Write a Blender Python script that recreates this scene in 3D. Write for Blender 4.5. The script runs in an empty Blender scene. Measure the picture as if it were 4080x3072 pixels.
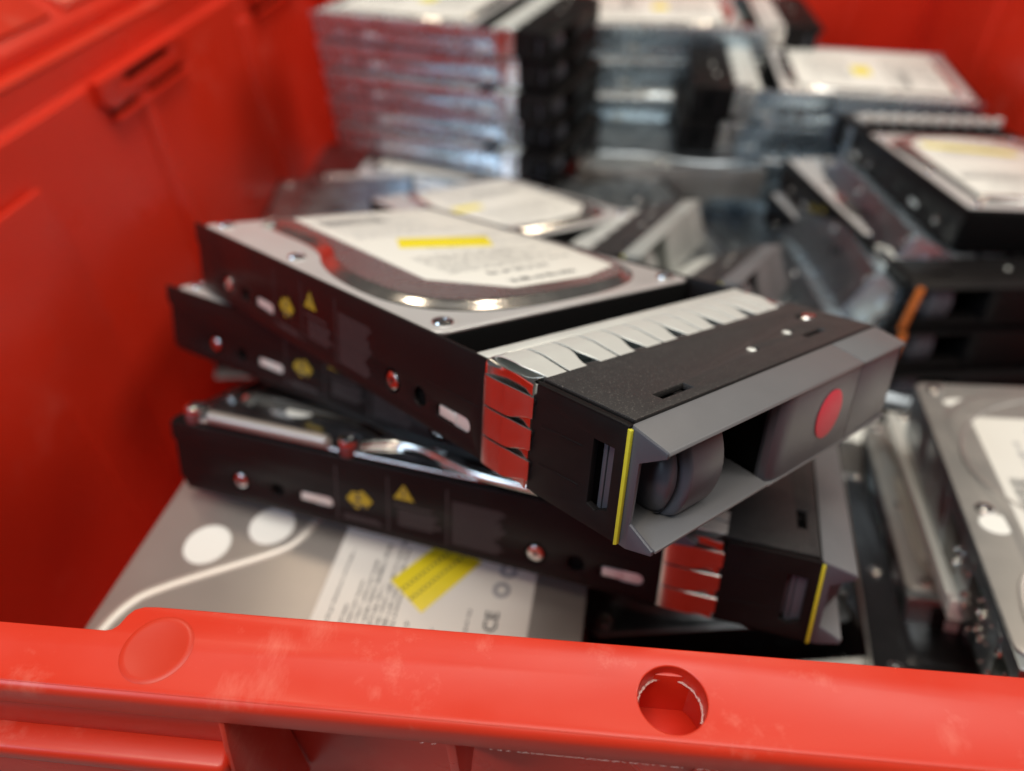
import bpy, bmesh, math, random
from mathutils import Vector, Matrix
R_ = math.radians
S = 0.001                       # everything below is written in millimetres
sc = bpy.context.scene
COL = sc.collection
random.seed(7)

# ------------------------------------------------------------------ camera
cam_d = bpy.data.cameras.new("camera"); cam = bpy.data.objects.new("camera", cam_d); COL.objects.link(cam)
right = Vector((0.994742, 0.100017, -0.022031)); down = Vector((0.049737, -0.659822, -0.749774)); fwd = Vector((-0.089527, 0.744736, -0.661327))
m = Matrix.Identity(4)
for i in range(3):
    m[i][0] = right[i]; m[i][1] = -down[i]; m[i][2] = -fwd[i]
m[2][3] = 0.118
cam.matrix_world = m
cam_d.sensor_width = 36; cam_d.lens = 25.0; cam_d.clip_start = 0.005; cam_d.clip_end = 50
cam_d.dof.use_dof = True; cam_d.dof.focus_distance = 0.131; cam_d.dof.aperture_fstop = 7.9
sc.camera = cam

# ------------------------------------------------------------------ light
w = bpy.data.worlds.new("World"); sc.world = w; w.use_nodes = True
w.node_tree.nodes["Background"].inputs[0].default_value = (1.0, 0.95, 0.90, 1)
w.node_tree.nodes["Background"].inputs[1].default_value = 0.05

def area(name, loc, target, sx, sy, power, col):
    d = bpy.data.lights.new(name, 'AREA'); d.shape = 'RECTANGLE'; d.size = sx; d.size_y = sy; d.energy = power; d.color = col
    o = bpy.data.objects.new(name, d); COL.objects.link(o); o.location = loc
    o.rotation_euler = (Vector(target) - Vector(loc)).to_track_quat('-Z', 'Y').to_euler()
    return o
area("ceiling_panel", (0.1, 0.1, 2.1), (0, .3, -.1), 1.9, 1.3, 28, (1.0, .95, .88))
area("ceiling_spot", (-0.9, 1.5, 1.9), (0, .3, 0), .24, .24, 4.5, (1.0, .82, .62))
area("ceiling_spot", (0.55, 1.9, 1.9), (0, .3, 0), .24, .24, 4.5, (1.0, .82, .62))
area("ceiling_spot", (-0.5, -0.5, 1.9), (0, .3, 0), .24, .24, 4.5, (1.0, .82, .62))
area("window_light", (-1.7, -1.1, 1.5), (0.1, .35, -.1), 1.0, 1.0, 17, (.62, .80, 1.0))
area("side_fill", (1.7, .7, 1.35), (-.2, .4, -.1), 0.7, 0.7, 10, (1.0, .95, .88))  # added fill light that brightens the left wall
sc.view_settings.view_transform = 'Standard'; sc.view_settings.look = 'None'
sc.view_settings.exposure = 0.40; sc.view_settings.gamma = 1.0
sc.cycles.use_denoising = True
sc.cycles.max_bounces = 8; sc.cycles.diffuse_bounces = 4; sc.cycles.glossy_bounces = 5

# ------------------------------------------------------------------ materials
def mat(name, col, rough=.5, metal=0., noise=None, bump=None, rnoise=None, spec=None, dust=None, sss=0, coat=0, aniso=0):
    """noise=(scale, amount) colour variation; bump=(scale, strength, distance mm); rnoise=(scale, amount); dust=(scale, lo, hi, colour, amount)"""
    M = bpy.data.materials.new(name); M.use_nodes = True; nt = M.node_tree; N = nt.nodes; L = nt.links
    b = N["Principled BSDF"]
    b.inputs["Base Color"].default_value = (*col, 1); b.inputs["Roughness"].default_value = rough; b.inputs["Metallic"].default_value = metal
    if spec is not None: b.inputs["Specular IOR Level"].default_value = spec
    if coat: b.inputs["Coat Weight"].default_value = coat; b.inputs["Coat Roughness"].default_value = .12
    if sss:
        b.inputs["Subsurface Weight"].default_value = sss; b.inputs["Subsurface Radius"].default_value = (.004, .0008, .0004); b.inputs["Subsurface Scale"].default_value = 1.0
    tc = N.new("ShaderNodeTexCoord")
    def nz(scale, det=4, ro=.6):
        n = N.new("ShaderNodeTexNoise"); n.inputs["Scale"].default_value = scale; n.inputs["Detail"].default_value = det; n.inputs["Roughness"].default_value = ro
        L.new(tc.outputs["Object"], n.inputs["Vector"]); return n
    cur = None
    if noise:
        n = nz(noise[0]); mx = N.new("ShaderNodeMix"); mx.data_type = 'RGBA'; a = noise[1]
        mx.inputs[6].default_value = (*[c * (1 - a) for c in col], 1); mx.inputs[7].default_value = (*[min(1, c * (1 + a)) for c in col], 1)
        L.new(n.outputs["Fac"], mx.inputs[0]); L.new(mx.outputs[2], b.inputs["Base Color"]); cur = mx.outputs[2]
    if dust:
        n = nz(dust[0], 6, .75); r = N.new("ShaderNodeMapRange"); r.inputs[1].default_value = dust[1]; r.inputs[2].default_value = dust[2]; r.inputs[4].default_value = dust[4]
        L.new(n.outputs["Fac"], r.inputs[0]); mx = N.new("ShaderNodeMix"); mx.data_type = 'RGBA'
        if cur: L.new(cur, mx.inputs[6])
        else: mx.inputs[6].default_value = (*col, 1)
        mx.inputs[7].default_value = (*dust[3], 1); L.new(r.outputs[0], mx.inputs[0]); L.new(mx.outputs[2], b.inputs["Base Color"])
    if rnoise:
        n = nz(rnoise[0]); r = N.new("ShaderNodeMapRange"); r.inputs[1].default_value = .3; r.inputs[2].default_value = .7
        r.inputs[3].default_value = max(.02, rough - rnoise[1]); r.inputs[4].default_value = min(1, rough + rnoise[1])
        L.new(n.outputs["Fac"], r.inputs[0]); L.new(r.outputs[0], b.inputs["Roughness"])
    if bump:
        n = nz(bump[0], 3); bp = N.new("ShaderNodeBump"); bp.inputs["Strength"].default_value = bump[1]; bp.inputs["Distance"].default_value = bump[2] * S
        L.new(n.outputs["Fac"], bp.inputs["Height"]); L.new(bp.outputs[0], b.inputs["Normal"])
    return M
M = dict(
 red=mat("red_plastic", (.72, .032, .012), .34, noise=(14, .10), bump=(60, .25, .25), rnoise=(18, .09), spec=.5, sss=.12, dust=(26, .56, .78, (.80, .18, .13), .3)),
 red_rim=mat("red_plastic_worn", (.66, .036, .013), .36, noise=(20, .06), bump=(900, .10, .03), rnoise=(40, .08), spec=.5, sss=.15, dust=(45, .56, .76, (.85, .28, .20), .45)),
 scuff=mat("scuffed_red_plastic", (.86, .26, .18), .55, noise=(400, .12), bump=(1500, .4, .04)),
 white_fray=mat("frayed_plastic_edge", (.85, .62, .55), .6),
 black=mat("black_plastic", (.009, .008, .008), .45, spec=.16, noise=(300, .3), bump=(1800, .25, .03), rnoise=(60, .08), dust=(700, .66, .74, (.20, .17, .15), .5)),
 blackrail=mat("black_rail_plastic", (.009, .007, .007), .38, spec=.2, bump=(1400, .2, .02), rnoise=(50, .08)),
 plate=mat("dusty_black_plate", (.034, .032, .032), .42, noise=(250, .2), bump=(2500, .3, .02), dust=(3000, .59, .65, (.40, .37, .33), .7)),
 purple=mat("violet_grey_plastic", (.16, .13, .17), .45),
 grey=mat("grey_plastic", (.15, .15, .155), .42, noise=(120, .08), bump=(3500, .45, .03), dust=(1600, .68, .75, (.55, .52, .47), .7)),
 clip=mat("satin_clip_steel", (.80, .79, .77), .24, 1., rnoise=(90, .06)),
 palegrey=mat("pale_grey_plastic", (.34, .35, .33), .4),
 greydark=mat("dark_grey_plastic", (.075, .078, .095), .38, bump=(3500, .4, .03)),
 yellow=mat("yellow_green_plastic", (.60, .56, .03), .5, noise=(900, .12)),
 steel=mat("polished_steel", (.78, .78, .77), .16, 1., bump=(300, .08, .05), rnoise=(100, .06)),
 finger=mat("spring_steel", (.84, .86, .81), .42, .45, rnoise=(80, .05)),
 alu=mat("stamped_aluminium", (.66, .63, .62), .27, .9, noise=(30, .06), bump=(500, .06, .05), rnoise=(40, .07)),
 satin=mat("satin_aluminium", (.46, .42, .385), .42, .7, noise=(18, .08), rnoise=(25, .06), bump=(1400, .10, .02)),
 satinpale=mat("ridge_highlight_satin", (.66, .62, .56), .45, .5),  # paler satin that paints the highlight on pressed ridges
 leanlid=mat("grey_drive_lid", (.50, .49, .465), .36, .7, noise=(30, .06), rnoise=(40, .08)),
 cast=mat("cast_aluminium", (.33, .37, .40), .34, 1., noise=(90, .25), bump=(260, .35, .15), rnoise=(60, .1)),
 castdark=mat("dark_cast_metal", (.10, .105, .115), .32, 1., noise=(90, .3), bump=(260, .4, .15)),
 paper=mat("label_paper", (.80, .78, .71), .50, noise=(40, .04)),
 ink=mat("label_ink", (.05, .05, .055), .6),
 greyink=mat("grey_ink", (.33, .33, .34), .6),
 dimink=mat("dim_rail_ink", (.055, .048, .050), .45),
 blueink=mat("blue_ink", (.08, .12, .50), .5),
 yel=mat("yellow_sticker", (.86, .72, .02), .45, noise=(60, .05)),
 mustard=mat("mustard_print", (.42, .31, .02), .5, noise=(900, .5)),
 whitedisc=mat("white_seal", (.86, .86, .80), .45),
 reddot=mat("red_dot_sticker", (.78, .035, .075), .5),
 orange=mat("orange_plastic", (.75, .20, .03), .38),
 dark=mat("black_plastic_and_shade", (.004, .004, .004), .8, spec=.1),  # near-black; also stands in for shade in openings and around caddy drives
 lid=mat("pale_drive_lid", (.76, .74, .72), .36, .5, noise=(22, .06), rnoise=(35, .06)),
 railsteel=mat("bright_zinc_side", (.60, .73, .82), .27, .88, noise=(60, .12), bump=(90, .25, .35), rnoise=(60, .12)),
 chrome=mat("bright_rolled_edge", (.88, .87, .84), .22, 1., rnoise=(80, .05)),
 pcb=mat("dark_circuit_board", (.010, .016, .014), .28, noise=(200, .4), bump=(500, .4, .1)),
 solder=mat("solder", (.75, .76, .74), .14, 1.),
 ivory=mat("ivory_plastic", (.72, .69, .60), .45),
 floor=mat("grey_floor", (.22, .21, .20), .6, noise=(8, .2)),
)

def scuffs(Mt, spots, colr, scale):
    """pale rubbed patches with a shape of their own at given points (mm) of the rim"""
    nt = Mt.node_tree; N = nt.nodes; L = nt.links; bs = N["Principled BSDF"]; src = bs.inputs["Base Color"].links[0].from_socket
    tc = N.new("ShaderNodeTexCoord"); acc = None
    for x, y, r in spots:
        v = N.new("ShaderNodeVectorMath"); v.operation = 'DISTANCE'; v.inputs[1].default_value = (x * S, y * S, 0); L.new(tc.outputs["Object"], v.inputs[0])
        q = N.new("ShaderNodeMapRange"); q.inputs[1].default_value = 0; q.inputs[2].default_value = r * S; q.inputs[3].default_value = 1; q.inputs[4].default_value = 0; L.new(v.outputs["Value"], q.inputs[0])
        if acc is None: acc = q.outputs[0]
        else:
            a = N.new("ShaderNodeMath"); a.operation = 'MAXIMUM'; L.new(acc, a.inputs[0]); L.new(q.outputs[0], a.inputs[1]); acc = a.outputs[0]
    n = N.new("ShaderNodeTexNoise"); n.inputs["Scale"].default_value = scale; n.inputs["Detail"].default_value = 7; n.inputs["Roughness"].default_value = .7; mp_ = N.new("ShaderNodeMapping"); mp_.inputs["Rotation"].default_value = (0, 0, .6); mp_.inputs["Scale"].default_value = (1.0, .35, 1); L.new(tc.outputs["Object"], mp_.inputs[0]); L.new(mp_.outputs[0], n.inputs["Vector"])
    a = N.new("ShaderNodeMath"); a.operation = 'MULTIPLY_ADD'; L.new(acc, a.inputs[0]); a.inputs[1].default_value = .75; L.new(n.outputs["Fac"], a.inputs[2])
    r2 = N.new("ShaderNodeMapRange"); r2.inputs[1].default_value = .84; r2.inputs[2].default_value = 1.3; r2.inputs[4].default_value = .22; L.new(a.outputs[0], r2.inputs[0])
    mx = N.new("ShaderNodeMix"); mx.data_type = 'RGBA'; L.new(src, mx.inputs[6]); mx.inputs[7].default_value = (*colr, 1); L.new(r2.outputs[0], mx.inputs[0]); L.new(mx.outputs[2], bs.inputs["Base Color"])
scuffs(M['red_rim'], [(-51, 60, 7), (-50, 53, 8), (-56, 51, 7), (-44, 63, 6), (-14, 63.5, 3.5), (-31, 53, 3), (44, 62, 3), (62, 54, 5)], (.86, .30, .22), 900)

# ------------------------------------------------------------------ mesh helpers (mm)
MATKEYS = list(M)
class MB:
    def __init__(s): s.bm = bmesh.new(); s.mats = []
    def _mi(s, m):
        if m not in s.mats: s.mats.append(m)
        return s.mats.index(m)
    def _merge(s, b, m, mtx=None):
        if mtx is not None: bmesh.ops.transform(b, matrix=mtx, verts=b.verts)
        mi = s._mi(m); mp = {}
        for v in b.verts: mp[v] = s.bm.verts.new(v.co)
        for f in b.faces:
            try:
                g = s.bm.faces.new([mp[v] for v in f.verts]); g.material_index = mi
            except ValueError: pass
        b.free(); return s
    def box(s, x0, x1, y0, y1, z0, z1, m, bev=.25, seg=2, mtx=None):
        b = bmesh.new(); bmesh.ops.create_cube(b, size=1)
        for v in b.verts: v.co = Vector(((v.co.x + .5) * (x1 - x0) + x0, (v.co.y + .5) * (y1 - y0) + y0, (v.co.z + .5) * (z1 - z0) + z0))
        bev = min(bev, .45 * min(abs(x1 - x0), abs(y1 - y0), abs(z1 - z0)))
        if bev > 0: bmesh.ops.bevel(b, geom=b.edges[:], offset=bev, segments=seg, affect='EDGES', profile=.5)
        return s._merge(b, m, mtx)
    def prism(s, poly, a, c, m, axis='z', bev=.25, seg=2, mtx=None):
        """poly: 2D points; extruded along axis from a to c. axis z: (x,y); x: (y,z); y: (x,z)"""
        def P(u, v, t): return {'z': (u, v, t), 'x': (t, u, v), 'y': (u, t, v)}[axis]
        b = bmesh.new(); lo = [b.verts.new(P(u, v, a)) for u, v in poly]; hi = [b.verts.new(P(u, v, c)) for u, v in poly]; n = len(poly)
        b.faces.new(lo); b.faces.new(hi)
        for i in range(n): b.faces.new([lo[i], lo[(i + 1) % n], hi[(i + 1) % n], hi[i]])
        bmesh.ops.recalc_face_normals(b, faces=b.faces)
        if bev > 0:
            ed = [e for e in b.edges if len(e.link_faces) == 2 and e.calc_face_angle(0) > .55]
            bmesh.ops.bevel(b, geom=ed, offset=bev, segments=seg, affect='EDGES', profile=.5, clamp_overlap=True)
        return s._merge(b, m, mtx)
    def lathe(s, prof, m, mtx=None, n=28):
        """prof [(r,z)] round z"""
        b = bmesh.new(); rings = []
        for r, z in prof:
            if r < 1e-6: rings.append([b.verts.new((0, 0, z))])
            else: rings.append([b.verts.new((r * math.cos(2 * math.pi * i / n), r * math.sin(2 * math.pi * i / n), z)) for i in range(n)])
        for A, B in zip(rings, rings[1:]):
            for i in range(n):
                j = (i + 1) % n
                if len(A) == 1 and len(B) == 1: continue
                if len(A) == 1: b.faces.new([A[0], B[i], B[j]])
                elif len(B) == 1: b.faces.new([A[i], B[0], A[j]])
                else: b.faces.new([A[i], B[i], B[j], A[j]])
        bmesh.ops.recalc_face_normals(b, faces=b.faces)
        return s._merge(b, m, mtx)
    def grid(s, pts, m, mtx=None, closed=False):
        b = bmesh.new(); V = [[b.verts.new(p) for p in row] for row in pts]
        for i in range(len(V) - 1):
            k = len(V[i])
            for j in range(k if closed else k - 1): b.faces.new([V[i][j], V[i][(j + 1) % k], V[i + 1][(j + 1) % k], V[i + 1][j]])
        return s._merge(b, m, mtx)
    def plate(s, outer, holes, z0, z1, m, bev=.15, mtx=None, seg=2):
        """flat plate with holes in the xy plane between z0 and z1, edges rounded"""
        cu = bpy.data.curves.new("tmp", 'CURVE'); cu.dimensions = '2D'; cu.fill_mode = 'BOTH'
        for k, pl in enumerate([outer] + list(holes)):
            sp = cu.splines.new('POLY'); sp.points.add(len(pl) - 1); sp.use_cyclic_u = True
            for q, (x, y) in zip(sp.points, pl): q.co = (x, y, 0, 1)
        h = (z1 - z0) / 2; bev = min(bev, h * .9); cu.extrude = h - bev; cu.bevel_depth = bev; cu.bevel_resolution = seg - 1; cu.offset = -bev
        o = bpy.data.objects.new("tmp", cu); COL.objects.link(o)
        dg = bpy.context.evaluated_depsgraph_get(); me = bpy.data.meshes.new_from_object(o.evaluated_get(dg))
        b = bmesh.new(); b.from_mesh(me); bmesh.ops.remove_doubles(b, verts=b.verts, dist=1e-4)
        bmesh.ops.translate(b, vec=(0, 0, (z0 + z1) / 2), verts=b.verts)
        bpy.data.objects.remove(o); bpy.data.curves.remove(cu); bpy.data.meshes.remove(me)
        return s._merge(b, m, mtx)
    def flat(s, polys, z, m, mtx=None):
        b = bmesh.new()
        for pl in polys: b.faces.new([b.verts.new((x, y, z)) for x, y in pl])
        return s._merge(b, m, mtx)
    def mesh(s, name, ang=35):
        bmesh.ops.scale(s.bm, vec=(S, S, S), verts=s.bm.verts)
        me = bpy.data.meshes.new(name); s.bm.to_mesh(me); s.bm.free()
        for k in s.mats: me.materials.append(M[k])
        me.polygons.foreach_set("use_smooth", [True] * len(me.polygons)); me.set_sharp_from_angle(angle=R_(ang)); return me
    def obj(s, name, parent=None, label=None, ang=35, loc=None):
        return mk(name, s.mesh(name, ang), parent, label, loc)
def mk(name, me, parent=None, label=None, loc=None, mtx=None):
    o = bpy.data.objects.new(name, me); COL.objects.link(o); o.parent = parent
    if loc: o.location = Vector(loc) * S
    if mtx is not None:
        t = mtx.copy(); t.translation = mtx.translation * S; o.matrix_local = t
    if label: o["label"] = label
    return o
def thing(name, label, cat, group=None):
    o = bpy.data.objects.new(name, None); COL.objects.link(o); o.empty_display_size = .01
    o["label"] = label; o["category"] = cat
    if group: o["group"] = group
    return o
def place(o, R, t):
    m = Matrix(((R[0][0], R[0][1], R[0][2], t[0] * S), (R[1][0], R[1][1], R[1][2], t[1] * S), (R[2][0], R[2][1], R[2][2], t[2] * S), (0, 0, 0, 1)))
    o.matrix_world = m
def copy_tree(o, parent=None):
    c = o.copy(); COL.objects.link(c); c.parent = parent
    if parent is not None: c.matrix_parent_inverse = o.matrix_parent_inverse.copy()
    for ch in list(o.children): copy_tree(ch, c)
    return c
def T(x, y, z): return Matrix.Translation((x, y, z))
def RX(a): return Matrix.Rotation(R_(a), 4, 'X')
def RY(a): return Matrix.Rotation(R_(a), 4, 'Y')
def RZ(a): return Matrix.Rotation(R_(a), 4, 'Z')
def circ(cx, cy, r, n=24, ry=None): return [(cx + r * math.cos(2 * math.pi * i / n), cy + (ry or r) * math.sin(2 * math.pi * i / n)) for i in range(n)]
def rrect(x0, y0, x1, y1, r, n=5):
    out = []
    for cx, cy, a in ((x1 - r, y1 - r, 0), (x0 + r, y1 - r, 90), (x0 + r, y0 + r, 180), (x1 - r, y0 + r, 270)):
        for i in range(n + 1): t = R_(a + 90 * i / n); out.append((cx + r * math.cos(t), cy + r * math.sin(t)))
    return out
def spline(pts, k=6):
    out = []; n = len(pts)
    for i in range(n):
        p0, p1, p2, p3 = pts[i - 1], pts[i], pts[(i + 1) % n], pts[(i + 2) % n]
        for j in range(k):
            t = j / k
            out.append(tuple(.5 * ((2 * p1[a]) + (-p0[a] + p2[a]) * t + (2 * p0[a] - 5 * p1[a] + 4 * p2[a] - p3[a]) * t * t + (-p0[a] + 3 * p1[a] - 3 * p2[a] + p3[a]) * t ** 3) for a in (0, 1)))
    return out
def offs(pl, d):
    out = []; n = len(pl)
    ar = sum(pl[i][0] * pl[(i + 1) % n][1] - pl[(i + 1) % n][0] * pl[i][1] for i in range(n)); sg = 1 if ar > 0 else -1
    for i in range(n):
        a, b = pl[i - 1], pl[(i + 1) % n]; tx, ty = b[0] - a[0], b[1] - a[1]; l = math.hypot(tx, ty) or 1
        out.append((pl[i][0] - sg * ty / l * d, pl[i][1] + sg * tx / l * d))
    return out
def rough_print(mb, x0, y0, x1, y1, rows, m, z, seed, along='x', lo=1.2, hi=5.5, fill=.62, gap=.9, skip=.06):
    """rows of short ink bars that stand for print too small or blurred to read"""
    r = random.Random(seed); pl = []
    W = (x1 - x0) if along == 'x' else (y1 - y0); H = (y1 - y0) if along == 'x' else (x1 - x0); ph = H / rows
    for i in range(rows):
        if r.random() < skip: continue
        u = 0; end = W * r.uniform(.55, 1)
        while u < end:
            l = min(r.uniform(lo, hi), end - u); v0 = i * ph + ph * (1 - fill) / 2; v1 = v0 + ph * fill * r.uniform(.7, 1)
            # break a word into letter-like strokes
            q = u
            while q < u + l:
                s_ = r.uniform(.35, .8); 
                a, b = q, min(q + s_, u + l)
                h0, h1 = (v0, v1) if r.random() < .5 else ((v0, v0 + (v1 - v0) * .6) if r.random() < .5 else (v0 + (v1 - v0) * .35, v1))
                if along == 'x': pl.append([(x0 + a, y0 + h0), (x0 + b, y0 + h0), (x0 + b, y0 + h1), (x0 + a, y0 + h1)])
                else: pl.append([(x0 + h0, y0 + a), (x0 + h1, y0 + a), (x0 + h1, y0 + b), (x0 + h0, y0 + b)])
                q += s_ + r.uniform(.15, .3)
            u += l + gap
    if pl: mb.flat(pl, z, m)
def barcode(mb, x0, y0, x1, y1, m, z, seed, along='x'):
    r = random.Random(seed); pl = []; u = x0 if along == 'x' else y0; e = x1 if along == 'x' else y1
    while u < e:
        w_ = r.choice((.25, .25, .5, .7))
        pl.append([(u, y0), (u + w_, y0), (u + w_, y1), (u, y1)] if along == 'x' else [(x0, u), (x1, u), (x1, u + w_), (x0, u + w_)])
        u += w_ + r.choice((.25, .4, .6))
    mb.flat(pl, z, m)

# ------------------------------------------------------------------ screws
def screw_mesh(name, r=2.9, h=1.0, hole=1.25):
    b = MB()
    b.lathe([(0, h * .25), (hole * .8, h * .25), (hole, h * .95), (r * .72, h), (r * .92, h * .72), (r, h * .2), (r, -.6), (0, -.6)], 'steel', n=26)
    for i in range(6):
        a = i * math.pi / 3; b.box(-.22, .22, -.22, .22, h * .2, h * .85, 'castdark', 0, mtx=T(hole * .82 * math.cos(a), hole * .82 * math.sin(a), 0) @ RZ(math.degrees(a)))
    return b.mesh(name)
SCREW = screw_mesh("cover_screw")
PIN = screw_mesh("side_screw", 2.6, 1.1, .9)

# ------------------------------------------------------------------ hard drive (x 0..101.6, y 0..147, top z=0; connectors at y=147)
PLAT = spline([(28, 138), (22, 137), (13, 127), (8, 112), (4.6, 100), (4.6, 86), (9, 77), (18, 70), (32, 65), (50, 63.5), (70, 65), (86, 70), (94, 78), (97, 90), (97, 112), (94, 128), (86, 136), (78, 141), (70, 147), (62, 178), (60, 192), (30, 192), (26, 178), (27, 150)], 5)
PLAT = [(x, y - 60) for x, y in PLAT]
PLAT = spline([(24, 135), (18.5, 128), (17.5, 98), (14.5, 83), (9, 71), (5, 57), (3.4, 42), (4.6, 27), (10, 16), (20, 8.5), (34, 4.8), (50.8, 4.0), (67, 4.8), (81, 8.5), (91, 16), (97, 27), (98, 42), (96.5, 57), (95, 74), (92, 90), (91, 128), (84, 135)], 6)
BODY = None; COVER = {}
def drive_parts(parent, z=0., x=0., y=0., body='cast', cover='alu', lift=1.9, thick=26.1, simple=False, flipy=False):
    """adds body, cover and screws of a 3.5 inch drive"""
    base = T(x, y, z)
    if flipy: base = base @ T(101.6, 147, 0) @ RZ(180)
    key = (body, thick)
    if key not in COVER:
        b = MB()
        b.box(0, 101.6, 0, 147, -thick, -1.0, body, .8)
        for sx in (0, 101.6) if thick > 15 else ():           # side ribs and mounting pads of the casting
            for yy in (20, 58, 92, 120):
                b.box(sx - .35, sx + .35, yy, yy + 14, -thick + 3, -4, body, .3)
        if thick > 15:
            for i in range(7): b.box(8 + i * 13, 17 + i * 13, -.4, .4, -thick + 4, -thick + 14, body, .3)
        COVER[key] = b.mesh("drive_body")
    o = mk("drive_body", COVER[key], parent, mtx=base)
    key = ('cover', cover, lift)
    if key not in COVER:
        b = MB(); out = rrect(.3, .3, 101.3, 143, 3.5); b.plate(out, [], -1.0, 0, 'lid' if cover == 'alu' else cover, .3)
        rings = []; n = 9
        for i in range(n + 1):
            t = i / n; s_ = t * t * (3 - 2 * t); rings.append([(px, py, .02 + lift * s_) for px, py in offs(PLAT, 4.4 * t)])
        b.grid(rings, 'chrome' if cover == 'alu' else cover, closed=True)
        top = bmesh.new(); V = [top.verts.new((px, py, .02 + lift)) for px, py in offs(PLAT, 4.4)]; f = top.faces.new(V)
        bmesh.ops.triangulate(top, faces=[f]); b._merge(top, cover)
        COVER[key] = b.mesh("top_cover", 50)
    c = mk("top_cover", COVER[key], parent, mtx=base)
    for (sx, sy) in ((6.2, 6), (95.4, 6), (6.5, 82), (95.1, 84), (7, 138), (94.6, 138)):
        mk("cover_screw", SCREW, parent, mtx=base @ T(sx, sy, -.1) @ RZ(sx * 7))
    if thick < 15: return base
    if ('conn',) not in COVER:
        b = MB(); b.box(12, 62, 143, 149.5, -24, -14, 'black', .4); b.box(14, 34, 149.3, 149.8, -20, -18.5, 'ivory', .1); b.box(38, 60, 149.3, 149.8, -20, -18.5, 'ivory', .1)
        COVER[('conn',)] = b.mesh("connector")
    mk("connector", COVER[('conn',)], parent, mtx=base)
    return base
LAB = {}
def label_parts(parent, base, kind='plain', lift=1.15, sticker=True, seed=1):
    """paper label with print and yellow sticker; points are in drive coordinates"""
    kind, kk = (kind, round(lift, 2)), kind
    if kind not in LAB:
        if kk == 'hero':
            out = [(30, 131), (22, 35), (39, 16), (68, 14.5), (86, 20), (91, 44), (92, 131)]
            ys = [(45, 84), (37.5, 71), (69, 60), (77, 73.5)]
        elif kk == 'bottom':
            out = []; ys = None
        elif kk == 'side':
            out = rrect(14, 20, 88, 119, 1.0); ys = [(36, 44), (36, 34), (62, 34), (62, 44)]
        else:
            out = [(24, 128), (13, 52), (17, 36), (30, 17), (52, 12), (74, 16), (86, 30), (89, 60), (89, 128)]
            ys = {'square': [(45, 74), (45, 60), (62, 60), (62, 74)], 'stripe': [(80, 29), (79, 37.5), (27, 52), (28, 43)], 'small': [(22, 74), (22, 64), (40, 64), (40, 74)]}.get(kk, [(38, 80), (38, 68), (70, 68), (70, 80)])
            if kk == 'square': out = rrect(9, 14, 92, 128, 2)
        b = MB(); b.plate(out, [], lift - .02, lift + .12, 'paper', .04)
        p = MB(); z = lift + .135
        if kk == 'hero':
            rough_print(p, 33, 88, 88, 128, 14, 'greyink', z, 3, fill=.5); rough_print(p, 32, 36, 90, 58, 8, 'ink', z, 5, fill=.5)
            rough_print(p, 42, 19, 80, 34, 3, 'ink', z, 9, lo=2, hi=7, fill=.7); rough_print(p, 46, 62, 90, 80, 5, 'greyink', z, 8, fill=.5); barcode(p, 34, 112, 60, 122, 'ink', z, 8)
        elif kk == 'side':
            rough_print(p, 17, 86, 22, 112, 1, 'blueink', z, 31, along='y', lo=12, hi=20, fill=.7); rough_print(p, 23, 84, 27, 113, 1, 'greyink', z, 32, along='y'); rough_print(p, 30, 62, 84, 114, 9, 'ink', z, 33, fill=.5)
            barcode(p, 17, 60, 24, 80, 'ink', z, 4, along='y'); barcode(p, 26, 40, 33, 60, 'ink', z, 6, along='y'); rough_print(p, 34, 24, 84, 56, 7, 'greyink', z, 35, fill=.5)
        else:
            sd = len(kk) * 7; rough_print(p, 28, 84, 86, 125, 13, 'ink', z, 13 + sd, fill=.45); rough_print(p, 30, 22, 84, 58, 12, 'ink', z, 15 + sd, fill=.45); barcode(p, 50, 94, 84, 100, 'ink', z, 4)
        LAB[kind] = (b.mesh("label"), p.mesh("label_print"), None)
        if ys:
            q = MB(); q.plate(ys, [], z + .02, z + .12, 'yel', .03); 
            LAB[kind] = LAB[kind][:2] + (q.mesh("yellow_sticker"),)
    a, p, q = LAB[kind]
    lo = mk("label", a, parent, mtx=base); mk("label_print", p, lo)
    if q and sticker: mk("yellow_sticker", q, lo)

# ------------------------------------------------------------------ hot-swap tray (x 0..104.5, y 0..205, top z=0, bottom z=-25); front bezel at y=0
TW, TL, TH = 104.5, 205., 25.
CACHE = {}
def cached(key, fn):
    if key not in CACHE: CACHE[key] = fn()
    return CACHE[key]
def side_map(z_flip=False):     # plate coords (u=y, v=z) -> yz plane, thickness along x
    return Matrix(((0, 0, 1, 0), (1, 0, 0, 0), (0, 1, 0, 0), (0, 0, 0, 1)))
def m_rail():
    b = MB()
    out = [(39.4, 0), (205, 0), (205, -6), (203, -8), (203, -20), (201, -24.6), (39.4, -24.6)]
    key = circ(63, -17.6, 2.5, 20); slot = rrect(43.8, -20.0, 56.2, -16.4, 1.7); key2 = circ(163.5, -17, 2.3, 18); slot2 = rrect(143, -18.8, 155, -15.4, 1.6)
    h1 = circ(75.1, -17.6, 3.3, 24); h2 = circ(178.3, -17, 3.3, 24)
    b.plate(out[::-1], [key, slot, key2, slot2, h1, h2], 0, 1.3, 'blackrail', .3, mtx=side_map())
    b.box(-.12, .2, 41, 60, -12.3, -11.9, 'blackrail', .1)
    return b.mesh("side_rail")
def m_slot():
    b = MB(); b.box(.5, 1.2, 43.4, 50, -20.2, -16.2, 'finger', .2); b.box(.25, 1.3, 49, 55.4, -19.6, -16.8, 'finger', .3)  # added pale pieces standing in for the lit drive side behind the slot
    return b.mesh("pale_slot_insert")
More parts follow.
